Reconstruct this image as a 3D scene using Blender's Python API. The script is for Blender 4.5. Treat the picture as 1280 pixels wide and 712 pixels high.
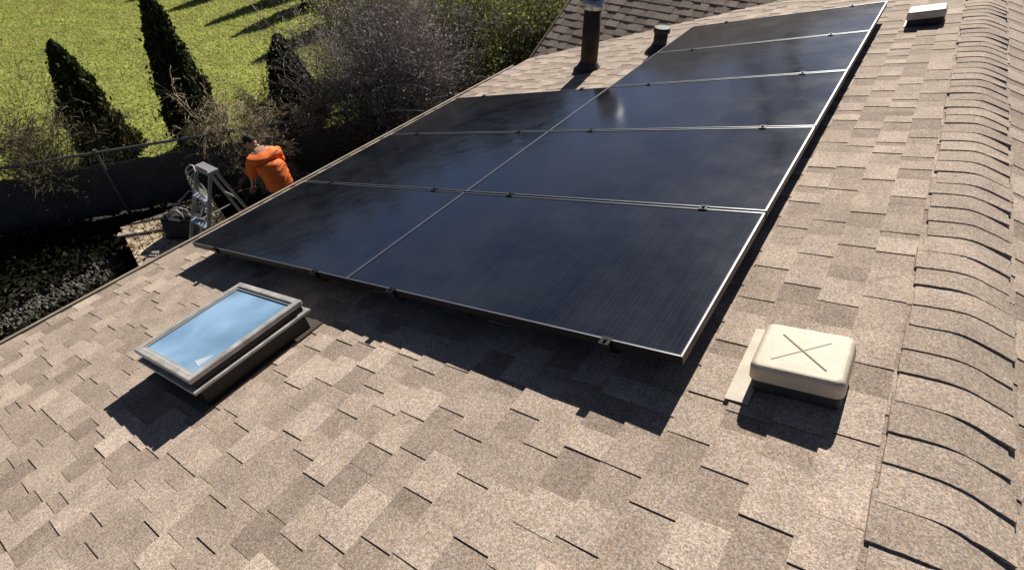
import bpy, bmesh, math, random
import numpy as np
from mathutils import Vector, Matrix, noise as mnoise

random.seed(7); rng = np.random.default_rng(7)
for o in list(bpy.data.objects): bpy.data.objects.remove(o)
SC = bpy.context.scene
COL = SC.collection
R = math.radians

# ---------------------------------------------------------------- camera, sky, sun, exposure
CAM_POS = Vector((0.202, -1.298, 1.378))
PITCH, ROLL, HEAD = R(41.572), R(-0.364), R(-34.315)
FWD = Vector((math.sin(HEAD)*math.cos(PITCH), math.cos(HEAD)*math.cos(PITCH), -math.sin(PITCH)))
RGT = Vector((math.cos(HEAD), -math.sin(HEAD), 0)); UPV = RGT.cross(FWD)
RG2 = RGT*math.cos(ROLL)+UPV*math.sin(ROLL); UP2 = -RGT*math.sin(ROLL)+UPV*math.cos(ROLL)
cam_data = bpy.data.cameras.new('camera'); cam = bpy.data.objects.new('camera', cam_data); COL.objects.link(cam)
cam_data.sensor_width = 36; cam_data.lens = 36*676.85/1280; cam_data.clip_start = .05; cam_data.clip_end = 3000
mw = Matrix((RG2, UP2, -FWD)).transposed().to_4x4(); mw.translation = CAM_POS
cam.matrix_world = mw
SC.camera = cam

SUN_DIR = Vector((-0.155, 0.823, 0.546)).normalized()
SUN_EL = math.asin(SUN_DIR.z); SUN_AZ = math.atan2(SUN_DIR.x, SUN_DIR.y)
world = bpy.data.worlds.new('World'); SC.world = world; world.use_nodes = True
wn = world.node_tree
sky = wn.nodes.new('ShaderNodeTexSky'); sky.sky_type = 'NISHITA'; sky.sun_disc = False
sky.sun_elevation = SUN_EL; sky.sun_rotation = SUN_AZ; sky.air_density = 0.28; sky.dust_density = 0.5; sky.ozone_density = 3.0; sky.altitude = 600
wtc = wn.nodes.new('ShaderNodeTexCoord'); wmp = wn.nodes.new('ShaderNodeMapping'); wmp.inputs['Scale'].default_value = (1, 1, 3.2)
wnz = wn.nodes.new('ShaderNodeTexNoise'); wnz.inputs['Scale'].default_value = 3.4; wnz.inputs['Detail'].default_value = 7; wnz.inputs['Roughness'].default_value = .6
wn.links.new(wtc.outputs['Generated'], wmp.inputs[0]); wn.links.new(wmp.outputs[0], wnz.inputs['Vector'])
wmr = wn.nodes.new('ShaderNodeMapRange'); wmr.inputs[1].default_value = .53; wmr.inputs[2].default_value = .76; wmr.inputs[3].default_value = 0; wmr.inputs[4].default_value = .55
wn.links.new(wnz.outputs[0], wmr.inputs[0])
wmx = wn.nodes.new('ShaderNodeMix'); wmx.data_type = 'RGBA'; wmx.inputs[7].default_value = (7.2, 7.8, 9.0, 1)      # thin drifting cloud, all over the sky
wn.links.new(wmr.outputs[0], wmx.inputs[0]); wn.links.new(sky.outputs[0], wmx.inputs[6]); wn.links.new(wmx.outputs[2], wn.nodes['Background'].inputs[0])
wn.nodes['Background'].inputs[1].default_value = 0.05
sun_data = bpy.data.lights.new('sun', 'SUN'); sun_data.energy = 5.0; sun_data.angle = R(0.5); sun_data.color = (1, .95, .87)
sun = bpy.data.objects.new('sun', sun_data); COL.objects.link(sun)
sun.rotation_euler = SUN_DIR.to_track_quat('Z', 'Y').to_euler(); sun.location = (0, 20, 20)
SC.view_settings.view_transform = 'Standard'; SC.view_settings.look = 'None'
SC.view_settings.exposure = 0.62; SC.view_settings.gamma = 1
SC.view_settings.use_curve_mapping = False

# ---------------------------------------------------------------- helpers
class MB:
    """collects shapes and links them as one mesh"""
    def __init__(s): s.v = []; s.f = []
    def add(s, v, f):
        b = len(s.v); s.v += [tuple(p) for p in v]; s.f += [tuple(i+b for i in q) for q in f]
    def box(s, x0, x1, y0, y1, z0, z1, m=None):
        v = [Vector((x, y, z)) for z in (z0, z1) for y in (y0, y1) for x in (x0, x1)]
        if m is not None: v = [m @ p for p in v]
        s.add(v, [(0,2,3,1),(4,5,7,6),(0,1,5,4),(2,6,7,3),(0,4,6,2),(1,3,7,5)])
    def tube(s, pts, rad, n=8, cap=True):
        pts = [Vector(p) for p in pts]; L = len(pts)
        if not hasattr(rad, '__len__'): rad = [rad]*L
        b = len(s.v); side = None
        for i, p in enumerate(pts):
            d = (pts[min(i+1, L-1)]-pts[max(i-1, 0)]).normalized()
            if side is None: side = d.orthogonal().normalized()
            side = (side-d*side.dot(d)).normalized(); o = d.cross(side)
            for k in range(n):
                a = 2*math.pi*k/n; s.v.append(tuple(p+(side*math.cos(a)+o*math.sin(a))*rad[i]))
        for i in range(L-1):
            for k in range(n):
                k2 = (k+1) % n; s.f.append((b+i*n+k, b+i*n+k2, b+(i+1)*n+k2, b+(i+1)*n+k))
        if cap:
            s.f.append(tuple(b+k for k in range(n))[::-1]); s.f.append(tuple(b+(L-1)*n+k for k in range(n)))
    def beam(s, a, b, w, t, up=(0, 0, 1)):
        a = Vector(a); b = Vector(b); d = (b-a).normalized(); u = Vector(up); x = d.cross(u).normalized(); z = x.cross(d)
        m = Matrix((x, d, z)).transposed().to_4x4(); m.translation = a
        s.box(-w/2, w/2, 0, (b-a).length, -t/2, t/2, m)
    def lathe(s, prof, n=20, m=None):
        b = len(s.v)
        for r, z in prof:
            for k in range(n):
                a = 2*math.pi*k/n; p = Vector((r*math.cos(a), r*math.sin(a), z)); s.v.append(tuple(m @ p if m is not None else p))
        for i in range(len(prof)-1):
            for k in range(n):
                k2 = (k+1) % n; s.f.append((b+i*n+k, b+i*n+k2, b+(i+1)*n+k2, b+(i+1)*n+k))
        s.f.append(tuple(b+k for k in range(n))[::-1]); s.f.append(tuple(b+(len(prof)-1)*n+k for k in range(n)))
    def mesh(s, name, mat, smooth=False, bevel=0, seg=2):
        me = bpy.data.meshes.new(name); me.from_pydata(s.v, [], s.f); me.update()
        if bevel:
            bm = bmesh.new(); bm.from_mesh(me)
            bmesh.ops.bevel(bm, geom=bm.edges[:], offset=bevel, segments=seg, affect='EDGES', profile=.5, clamp_overlap=True)
            bm.to_mesh(me); bm.free()
        me.materials.append(mat)
        if smooth: me.polygons.foreach_set('use_smooth', [True]*len(me.polygons))
        return me
    def build(s, name, mat, parent=None, smooth=False, bevel=0, seg=2, matrix=None):
        return link(name, s.mesh(name, mat, smooth, bevel, seg), parent, matrix)

def link(name, me, parent=None, matrix=None):
    o = bpy.data.objects.new(name, me); COL.objects.link(o)
    if parent is not None: o.parent = parent
    if matrix is not None: o.matrix_local = matrix
    return o
def empty(name, loc=(0, 0, 0), matrix=None):
    o = bpy.data.objects.new(name, None); COL.objects.link(o); o.empty_display_size = .2
    if matrix is not None: o.matrix_world = matrix
    else: o.location = loc
    return o
def tag(o, label=None, cat=None, group=None, kind=None):
    if label: o['label'] = label
    if cat: o['category'] = cat
    if group: o['group'] = group
    if kind: o['kind'] = kind
    return o
def np_mesh(name, verts, faces, mat, cols=None, smooth=False):
    """verts (N,3) ; faces (M,k)"""
    verts = np.asarray(verts, np.float32); faces = np.asarray(faces, np.int32); k = faces.shape[1]
    me = bpy.data.meshes.new(name); me.vertices.add(len(verts)); me.vertices.foreach_set('co', verts.ravel())
    me.loops.add(faces.size); me.loops.foreach_set('vertex_index', faces.ravel())
    me.polygons.add(len(faces)); me.polygons.foreach_set('loop_start', np.arange(0, faces.size, k, dtype=np.int32))
    me.polygons.foreach_set('loop_total', np.full(len(faces), k, np.int32))
    me.update(calc_edges=True); me.validate()
    if cols is not None:
        at = me.attributes.new('tint', 'FLOAT_COLOR', 'FACE'); at.data.foreach_set('color', np.asarray(cols, np.float32).ravel())
    me.polygons.foreach_set('use_smooth', [bool(smooth)]*len(faces))
    me.materials.append(mat)
    return me

# ---------------------------------------------------------------- materials
MATS = {}
def mat_base(name):
    m = bpy.data.materials.new(name); m.use_nodes = True; nt = m.node_tree
    return m, nt, nt.nodes['Principled BSDF']
def pbr(name, col, rough=.6, metal=0., var=.15, scale=6., bump=0., bscale=60., spec=.5, coat=0.):
    if name in MATS: return MATS[name]
    m, nt, b = mat_base(name); N = nt.nodes.new; L = nt.links.new
    geo = N('ShaderNodeNewGeometry')
    nz = N('ShaderNodeTexNoise'); nz.inputs['Scale'].default_value = scale; nz.inputs['Detail'].default_value = 5
    L(geo.outputs['Position'], nz.inputs['Vector'])
    mr = N('ShaderNodeMapRange'); mr.inputs[1].default_value = .25; mr.inputs[2].default_value = .75
    mr.inputs[3].default_value = 1-var; mr.inputs[4].default_value = 1+var; L(nz.outputs[0], mr.inputs[0])
    vm = N('ShaderNodeVectorMath'); vm.operation = 'SCALE'; vm.inputs[0].default_value = col[:3]; L(mr.outputs[0], vm.inputs['Scale'])
    L(vm.outputs[0], b.inputs['Base Color'])
    b.inputs['Roughness'].default_value = rough; b.inputs['Metallic'].default_value = metal
    b.inputs['Specular IOR Level'].default_value = spec; b.inputs['Coat Weight'].default_value = coat
    if bump:
        n2 = N('ShaderNodeTexNoise'); n2.inputs['Scale'].default_value = bscale; n2.inputs['Detail'].default_value = 4
        L(geo.outputs['Position'], n2.inputs['Vector'])
        bp = N('ShaderNodeBump'); bp.inputs['Strength'].default_value = bump; bp.inputs['Distance'].default_value = .01
        L(n2.outputs[0], bp.inputs['Height']); L(bp.outputs[0], b.inputs['Normal'])
    MATS[name] = m; return m

def shingle_mat(name, use_attr):
    m, nt, b = mat_base(name); N = nt.nodes.new; L = nt.links.new
    geo = N('ShaderNodeNewGeometry')
    if use_attr:
        a = N('ShaderNodeAttribute'); a.attribute_name = 'tint'; src = a.outputs['Color']
    else:
        a = N('ShaderNodeObjectInfo'); src = a.outputs['Color']
    # granules: one random tone for every few-millimetre grain
    vo = N('ShaderNodeTexVoronoi'); vo.inputs['Scale'].default_value = 260; L(geo.outputs['Position'], vo.inputs['Vector'])
    sep = N('ShaderNodeSeparateColor'); L(vo.outputs['Color'], sep.inputs[0])
    r1 = N('ShaderNodeMapRange'); r1.inputs[3].default_value = .60; r1.inputs[4].default_value = 1.40; L(sep.outputs[0], r1.inputs[0])
    n1 = N('ShaderNodeTexNoise'); n1.inputs['Scale'].default_value = 95; n1.inputs['Detail'].default_value = 3; n1.inputs['Roughness'].default_value = .7
    L(geo.outputs['Position'], n1.inputs['Vector'])
    r2 = N('ShaderNodeMapRange'); r2.inputs[1].default_value = .3; r2.inputs[2].default_value = .7; r2.inputs[3].default_value = .80; r2.inputs[4].default_value = 1.20
    L(n1.outputs[0], r2.inputs[0])
    n3 = N('ShaderNodeTexNoise'); n3.inputs['Scale'].default_value = 7; n3.inputs['Detail'].default_value = 7; n3.inputs['Roughness'].default_value = .6; L(geo.outputs['Position'], n3.inputs['Vector'])
    r3 = N('ShaderNodeMapRange'); r3.inputs[1].default_value = .3; r3.inputs[2].default_value = .7; r3.inputs[3].default_value = .82; r3.inputs[4].default_value = 1.14
    L(n3.outputs[0], r3.inputs[0])
    m1 = N('ShaderNodeMath'); m1.operation = 'MULTIPLY'; L(r1.outputs[0], m1.inputs[0]); L(r2.outputs[0], m1.inputs[1])
    m2 = N('ShaderNodeMath'); m2.operation = 'MULTIPLY'; L(m1.outputs[0], m2.inputs[0]); L(r3.outputs[0], m2.inputs[1])
    vm = N('ShaderNodeVectorMath'); vm.operation = 'SCALE'; L(src, vm.inputs[0]); L(m2.outputs[0], vm.inputs['Scale'])
    # grain hue: some granules greyer
    hs = N('ShaderNodeHueSaturation'); L(vm.outputs[0], hs.inputs['Color'])
    r4 = N('ShaderNodeMapRange'); r4.inputs[3].default_value = .55; r4.inputs[4].default_value = 1.25; L(sep.outputs[1], r4.inputs[0]); L(r4.outputs[0], hs.inputs['Saturation'])
    L(hs.outputs[0], b.inputs['Base Color']); b.inputs['Roughness'].default_value = .95; b.inputs['Specular IOR Level'].default_value = .2
    bp = N('ShaderNodeBump'); bp.inputs['Strength'].default_value = .35; bp.inputs['Distance'].default_value = .003
    L(m1.outputs[0], bp.inputs['Height']); L(bp.outputs[0], b.inputs['Normal'])
    return m
M_SH_OBJ = shingle_mat('asphalt_shingle_piece', False); M_SH_ATT = shingle_mat('asphalt_shingle_field', True)

def leaf_mat(name, trans=.25, rough=.55):
    m, nt, b = mat_base(name); N = nt.nodes.new; L = nt.links.new
    a = N('ShaderNodeAttribute'); a.attribute_name = 'tint'
    L(a.outputs['Color'], b.inputs['Base Color']); b.inputs['Roughness'].default_value = rough; b.inputs['Specular IOR Level'].default_value = .08
    tr = N('ShaderNodeBsdfTranslucent'); L(a.outputs['Color'], tr.inputs['Color'])
    mx = N('ShaderNodeMixShader'); mx.inputs[0].default_value = trans
    L(b.outputs[0], mx.inputs[1]); L(tr.outputs[0], mx.inputs[2]); L(mx.outputs[0], nt.nodes['Material Output'].inputs[0])
    return m
M_LEAF = leaf_mat('leaf', .5); M_NEEDLE = leaf_mat('conifer_leaf', .12); M_TWIG = leaf_mat('twig_bark', 0., .9)

def glass_panel_mat():
    """all-black module: dark cells behind slightly dusty low-iron glass"""
    m, nt, b = mat_base('solar_glass'); N = nt.nodes.new; L = nt.links.new
    tc = N('ShaderNodeTexCoord'); sp = N('ShaderNodeSeparateXYZ'); L(tc.outputs['Object'], sp.inputs[0])
    def lines(out, pitch, half):
        d = N('ShaderNodeMath'); d.operation = 'DIVIDE'; d.inputs[1].default_value = pitch; L(out, d.inputs[0])
        f = N('ShaderNodeMath'); f.operation = 'FRACT'; L(d.outputs[0], f.inputs[0])
        s = N('ShaderNodeMath'); s.operation = 'SUBTRACT'; s.inputs[1].default_value = .5; L(f.outputs[0], s.inputs[0])
        a = N('ShaderNodeMath'); a.operation = 'ABSOLUTE'; L(s.outputs[0], a.inputs[0])
        g = N('ShaderNodeMath'); g.operation = 'GREATER_THAN'; g.inputs[1].default_value = .5-half; L(a.outputs[0], g.inputs[0])
        return g.outputs[0]
    l1 = lines(sp.outputs[0], .163, .012); l2 = lines(sp.outputs[1], .0815, .018); l3 = lines(sp.outputs[1], .0204, .07)
    mx = N('ShaderNodeMath'); mx.operation = 'MAXIMUM'; L(l1, mx.inputs[0]); L(l2, mx.inputs[1])
    c1 = N('ShaderNodeMix'); c1.data_type = 'RGBA'; c1.inputs[6].default_value = (.005, .006, .010, 1); c1.inputs[7].default_value = (.018, .019, .024, 1); L(l3, c1.inputs[0])
    c2 = N('ShaderNodeMix'); c2.data_type = 'RGBA'; L(c1.outputs[2], c2.inputs[6]); c2.inputs[7].default_value = (.002, .002, .003, 1); L(mx.outputs[0], c2.inputs[0])
    geo = N('ShaderNodeNewGeometry')
    nz = N('ShaderNodeTexNoise'); nz.inputs['Scale'].default_value = 3.2; nz.inputs['Detail'].default_value = 6; nz.inputs['Roughness'].default_value = .65; L(geo.outputs['Position'], nz.inputs['Vector'])
    # thin dust film, blotchy
    dr = N('ShaderNodeMapRange'); dr.inputs[1].default_value = .38; dr.inputs[2].default_value = .72; dr.inputs[3].default_value = .0; dr.inputs[4].default_value = .035; L(nz.outputs[0], dr.inputs[0])
    c3 = N('ShaderNodeMix'); c3.data_type = 'RGBA'; L(c2.outputs[2], c3.inputs[6]); c3.inputs[7].default_value = (.30, .30, .30, 1); L(dr.outputs[0], c3.inputs[0])
    L(c3.outputs[2], b.inputs['Base Color'])
    rr = N('ShaderNodeMapRange'); rr.inputs[1].default_value = .3; rr.inputs[2].default_value = .7; rr.inputs[3].default_value = .10; rr.inputs[4].default_value = .17; L(nz.outputs[0], rr.inputs[0])
    L(rr.outputs[0], b.inputs['Roughness']); b.inputs['IOR'].default_value = 1.95; b.inputs['Specular IOR Level'].default_value = .5
    n2 = N('ShaderNodeTexNoise'); n2.inputs['Scale'].default_value = 9; n2.inputs['Detail'].default_value = 3; L(geo.outputs['Position'], n2.inputs['Vector'])
    bp = N('ShaderNodeBump'); bp.inputs['Strength'].default_value = .05; bp.inputs['Distance'].default_value = .02; L(n2.outputs[0], bp.inputs['Height']); L(bp.outputs[0], b.inputs['Normal'])
    return m
M_GLASS = glass_panel_mat()
M_GLINT = pbr('frame_glint_silver', (.55, .55, .56), .32, .9, .12, 20)
M_BLACK = pbr('black_metal', (.012, .012, .013), .45, .3, .2, 30)
M_RAIL = pbr('rail_aluminium', (.02, .02, .021), .4, .8, .15, 30)
M_CREAM = pbr('cream_plastic', (.57, .485, .365), .6, 0, .12, 14, .12, 40)
M_FLASH = pbr('painted_flashing', (.50, .43, .33), .6, 0, .18, 12, .1, 30)
M_GROOVE = pbr('vent_rib', (.36, .30, .23), .7, 0, .15, 20)
M_BRONZE = pbr('bronze_cladding', (.014, .013, .013), .45, .3, .2, 14)
M_SILVER = pbr('worn_aluminium', (.43, .41, .385), .45, .15, .35, 18, .08, 60)
M_WHITE = pbr('white_label', (.8, .8, .8), .5)
M_RUST = pbr('rusty_pipe', (.034, .022, .015), .75, .2, .7, 5, .2, 40)
M_GALV = pbr('galvanised', (.55, .56, .58), .35, .8, .25, 10)
M_LEAD = pbr('dark_collar', (.03, .03, .03), .7, 0, .3, 12)
M_TRIM = pbr('drip_edge_paint', (.50, .43, .35), .5, .1, .15, 8)
M_WALL = pbr('siding_paint', (.42, .38, .32), .8, 0, .1, 3, .1, 20)
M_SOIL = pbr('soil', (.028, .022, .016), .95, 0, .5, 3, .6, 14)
M_GRND = pbr('turf', (.29, .315, .075), .95, 0, .45, 1.4, .5, 20)
M_BOARD = pbr('weathered_board', (.50, .39, .26), .85, 0, .4, 7, .3, 40)
M_ALU = pbr('ladder_aluminium', (.42, .41, .40), .42, .5, .15, 12)
M_TREAD = pbr('ladder_tread', (.50, .55, .62), .4, .6, .15, 20)
M_BAG = pbr('black_canvas', (.012, .012, .013), .75, 0, .4, 20, .4, 50)
M_FAB = pbr('privacy_fabric', (.065, .06, .054), .9, 0, .35, 6, .2, 60)
M_GALVD = pbr('dull_galvanised', (.18, .18, .17), .5, .6, .25, 10)
M_SKIN = pbr('skin', (.45, .26, .18), .5, 0, .1, 20)
M_HAIR = pbr('dark_hair', (.026, .016, .010), .9, 0, .4, 60, .4, 120)
M_ORANGE = pbr('orange_shirt', (.93, .19, .025), .75, 0, .1, 9, .25, 26)
M_JEAN = pbr('dark_trousers', (.02, .022, .03), .85, 0, .25, 12, .2, 60)
M_BOOT = pbr('brown_boot', (.05, .03, .02), .6, 0, .2, 20)
M_BARK = pbr('tree_bark', (.075, .06, .048), .9, 0, .35, 10, .6, 30)
M_STONE = leaf_mat('gravel_stone', 0., .9)

# ---------------------------------------------------------------- roof frame (u along ridge, v down slope, n out of the roof)
SL = R(15.837); H_ARR = .15
UU = Vector((0, 1, 0)); VV = Vector((-math.cos(SL), 0, -math.sin(SL))); NN = Vector((-math.sin(SL), 0, math.cos(SL)))
def frame(x, y, z, o):
    m = Matrix((x, y, z)).transposed().to_4x4(); m.translation = o; return m
ROOF = frame(UU, VV, NN, -NN*H_ARR)
V_EAVE, V_RIDGE = 4.13, -.73
CREST = ROOF @ Vector((0, V_RIDGE, 0))
ROOF2 = frame(Vector((0, -1, 0)), Vector((math.cos(SL), 0, -math.sin(SL))), Vector((math.sin(SL), 0, math.cos(SL))), CREST)
EC = ROOF @ Vector((5.25, V_EAVE, 0))
WS = R(26)
WING = frame(Vector((-1, 0, 0)), Vector((0, -math.cos(WS), -math.sin(WS))), Vector((0, -math.sin(WS), math.cos(WS))), EC)
GZ = -3.6
def proj(p):
    d = p-CAM_POS; z = d.dot(FWD)
    if z <= .05: return None
    return 640+676.85*d.dot(RG2)/z, 356-676.85*d.dot(UP2)/z, z

# ---------------------------------------------------------------- ground
def sheet(name, pts, z, mat, kind='structure', label=None):
    mb = MB(); mb.add([(x, y, z) for x, y in pts], [tuple(range(len(pts)))])
    o = mb.build(name, mat); o['kind'] = kind
    if label: o['label'] = label
    return o
sheet('ground', [(-600, -600), (600, -600), (600, 900), (-600, 900)], GZ, M_GRND, label='green lawn stretching away beyond the fence')
FA, FB = Vector((-11.2, -1.75, 0)), Vector((-5.55, 6.6, 0))          # fence line
sheet('planting_bed', [(-3.6, -6), (-3.6, 16), (-10.2, 13), (-9.4, 8), (-7.6, 4.2), (-9.6, .9), (-12.6, -3.5), (-13, -6)], GZ+.004, M_SOIL, label='dark soil of the side yard between house and fence')

# grass blades
def grass():
    n = 230000
    x = rng.uniform(-28, -7.2, n); y = rng.uniform(-1, 17, n)
    # keep the lawn side of the fence
    d = FB-FA; side = (x-FA.x)*d.y-(y-FA.y)*d.x
    keep = (side < -.25*d.length) & (y < 19+x*.12+6)
    keep &= ~((x > -10.2) & (y > 6))
    x, y = x[keep], y[keep]; n = len(x)
    cl = np.array([mnoise.noise(Vector((a*.9, b*.9, 0)))+.6*mnoise.noise(Vector((a*3.1, b*3.1, 5))) for a, b in zip(x, y)])
    h = rng.uniform(.03, .075, n)*(1+.5*cl); w = rng.uniform(.008, .02, n)
    a = rng.uniform(0, 2*np.pi, n); lx = rng.normal(0, .03, n); ly = rng.normal(0, .03, n)
    z0 = np.full(n, GZ)
    p0 = np.stack([x-np.cos(a)*w, y-np.sin(a)*w, z0], 1); p1 = np.stack([x+np.cos(a)*w, y+np.sin(a)*w, z0], 1)
    p2 = np.stack([x+lx, y+ly, z0+h], 1)
    v = np.stack([p0, p1, p2], 1).reshape(-1, 3); f = np.arange(3*n).reshape(-1, 3)
    t = rng.uniform(.8, 1.2, n)*(1.05+.35*cl)
    c = np.stack([.36*t*(1+.25*np.clip(-cl, 0, 1)), .385*t, .11*t, np.ones(n)], 1)
    o = link('lawn_grass', np_mesh('lawn_grass', v, f, M_LEAF, c)); tag(o, 'short yellow green grass of the lawn beyond the fence', 'grass', kind='stuff')
grass()

# ---------------------------------------------------------------- house
house = empty('house', (-3.6, 2, GZ))
tag(house, 'low house with tan asphalt shingle roof carrying the solar panels', 'house')
HI = Matrix.Translation(house.location).inverted()
U0, U1 = -2.6, 9.6
mb = MB(); mb.box(U0, U1, V_RIDGE+.02, V_EAVE-.02, -.03, -.012); deck = mb.build('roof_slope', pbr('roof_deck', (.05, .04, .03), .9), house, matrix=HI @ ROOF)
deck['label'] = 'sunlit tan roof slope below the solar panels'
mb = MB(); mb.box(-U1, -U0, .02, 3.5, -.03, -.012); deck2 = mb.build('roof_slope', MATS['roof_deck'], house, matrix=HI @ ROOF2)
deck2['label'] = 'far roof slope falling away behind the ridge'
mb = MB(); mb.box(-5.6, .0, -4.3, 0, -.03, -.012); deckw = mb.build('wing_roof', MATS['roof_deck'], house, matrix=HI @ WING)
deckw['label'] = 'shaded grey cross gable roof at the top of the picture'
WB = frame(Vector((1, 0, 0)), Vector((0, math.cos(WS), -math.sin(WS))), Vector((0, math.sin(WS), math.cos(WS))), WING @ Vector((0, -4.3, 0)))
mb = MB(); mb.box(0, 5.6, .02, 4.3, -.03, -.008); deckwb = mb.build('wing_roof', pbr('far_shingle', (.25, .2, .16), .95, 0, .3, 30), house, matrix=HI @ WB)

EXPO = .1385
LIGHT, MID, DARK = np.array((.47, .366, .285)), np.array((.37, .284, .219)), np.array((.285, .216, .166))
def tone(raised):
    t = random.random()
    if raised: c = LIGHT*(1-t)+MID*t if t < .75 else MID*1.0
    else: c = MID*(1-t)+DARK*t
    if random.random() < .10: c = c*random.uniform(.86, 1.1)
    return c*random.uniform(.94, 1.06)
WID = [.05, .075, .10, .12, .14, .165, .19, .215]
def wedge(w, raised, e=EXPO, k=0):
    """one shingle tab: butt at y=0 (down slope), tucked under the next course at y=-e"""
    hb, hu = (.0064, .0006) if raised else (.0034, -.003)
    g = .0009; r_ = random.Random(k*97+int(w*1000)); j = lambda s: r_.uniform(-s, s)
    v = [(g+j(.0008), -e-.012, -.012), (w-g, -e-.012, -.012), (w-g+j(.0015), j(.002), -.012), (g+j(.0015), j(.002), -.012),
         (g, -e-.012, hu), (w-g, -e-.012, hu), (w-g+j(.0018), j(.0025), hb+j(.0012)), (g+j(.0018), j(.0025), hb+j(.0012))]
    return v, [(0,1,2,3)[::-1], (4,5,6,7), (0,4,7,3), (1,2,6,5), (2,3,7,6), (0,1,5,4)]
def lay(a0, a1, b0, b1, rnd):
    """pieces as (a, b_butt, width, raised)"""
    out = []; b = b1
    while b > b0:
        a = a0-rnd.uniform(0, .3); raised = rnd.random() < .5
        while a < a1:
            w = rnd.choice(WID[2:] if raised else WID[:6])
            if a+w > a1: w = max(.03, a1-a)
            out.append((a, b, w, raised)); a += w
            raised = (not raised) if rnd.random() < .9 else raised
        b -= EXPO
    return out
piece_cache = {}
def piece_mesh(w, raised, k):
    key = (w, raised, k)
    if key not in piece_cache:
        mb = MB(); mb.add(*wedge(w, raised, k=k)); piece_cache[key] = mb.mesh('shingle', M_SH_OBJ)
    return piece_cache[key]
def field(name, pieces, parent, col_fn, top=-99.):
    V, F, Cc = [], [], []
    for i, (a, b, w, r) in enumerate(pieces):
        v, f = wedge(w, r, e=max(.02, min(EXPO, b-top-.05)), k=i % 5); base = len(V); V += [(x+a, y+b, z) for x, y, z in v]; F += [tuple(q+base for q in t) for t in f]
        c = col_fn(r); Cc += [(c[0], c[1], c[2], 1)]*6
    o = link(name, np_mesh(name, V, F, M_SH_ATT, Cc), parent); o['kind'] = 'stuff'; return o

pcs = lay(U0, U1, V_RIDGE+.075, V_EAVE+.012, random.Random(11))
scored = []
for p in pcs:
    a, b, w, r = p; c = ROOF @ Vector((a+w/2, b-EXPO/2, 0)); q = proj(c); s = 0
    hid = (-.02 < a+w/2 < 5.3 and -.02 < b < 1.9) or (-.02 < a+w/2 < 3.2 and -.02 < b < 3.75)
    if q and -20 < q[0] < 1300 and -20 < q[1] < 735 and not hid and not (b < -.5):
        s = w/q[2]**3
    scored.append((s, p))
scored.sort(key=lambda t: -t[0])
for s, (a, b, w, r) in scored[:300]:
    k = random.randrange(3)
    o = link('shingle', piece_mesh(w, r, k), deck); o.location = (a, b, 0); c = tone(r); o.color = (c[0], c[1], c[2], 1)
field('shingle_field', [p for s, p in scored[300:]], deck, tone, V_RIDGE)
field('shingle_field', lay(-U1, -U0, .075, 3.5, random.Random(5)), deck2, tone, 0.)
field('shingle_field', lay(-5.6, .0, -4.3, .0, random.Random(3)), deckw, lambda r: tone(r)*.86)  # wing tones darkened: its grazing shade is put into the shingle colour

# ridge caps: each piece bent over the ridge, butt towards the camera
mb = MB(); mb.box(U0, U1, -.05, .05, -.05, -.02); 
ridge = mb.build('ridge', MATS['roof_deck'], house, matrix=HI @ frame(UU, Vector((-1, 0, 0)), Vector((0, 0, 1)), CREST))
CAPE = .1265
def cap_mesh(k):
    r_ = random.Random(k+40); n = 13; V = []; F = []
    hw = .155+r_.uniform(-.006, .008); lift_r = r_.choice([0, 0, .003, .007]); 
    def prof(w, t):
        x = w*math.cos(SL); z = -math.tan(SL)*math.sqrt(x*x+.045**2)+.011
        z += t
        return -x, z                                   # local y points to the eave side (-X)
    for iu, (u, t) in enumerate(((0, .0062), (CAPE*.5, .0043), (CAPE+.04, .0008))):
        for i in range(n):
            w = -hw+2*hw*i/(n-1); tt = t
            if iu == 0: tt += lift_r*max(0, (w-.05)/.1)
            uu = u+(r_.uniform(-.0015, .0015) if iu == 0 else 0)
            y, z = prof(w, tt); V.append((uu, y, z))
        for i in range(n):
            w = -hw+2*hw*i/(n-1); y, z = prof(w, -.008); V.append((u, y, z))
    for s in range(2):
        b = s*2*n; c = b+2*n
        for i in range(n-1):
            F += [(b+i, b+i+1, c+i+1, c+i), (b+n+i, c+n+i, c+n+i+1, b+n+i+1)]
        F += [(b, c, c+n, b+n), (b+n-1, b+2*n-1, c+2*n-1, c+n-1)]
    for i in range(n-1): F += [(i, n+i, n+i+1, i+1)]
    mb = MB(); mb.add(V, F); me = mb.mesh('ridge_cap', M_SH_OBJ)
    bm = bmesh.new(); bm.from_mesh(me); bmesh.ops.recalc_face_normals(bm, faces=bm.faces[:]); bm.to_mesh(me); bm.free()
    return me
caps = [cap_mesh(k) for k in range(12)]
u = -1.35
while u < U1-.1:
    o = link('ridge_cap', random.choice(caps), ridge); o.location = (u+random.uniform(-.006, .006), random.uniform(-.008, .008), random.uniform(0, .0008))
    o.rotation_euler.z = random.uniform(-.022, .022)
    c = (LIGHT*.2+MID*.8)*random.uniform(.84, 1.06); o.color = (c[0], c[1], c[2], 1); u += CAPE

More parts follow.
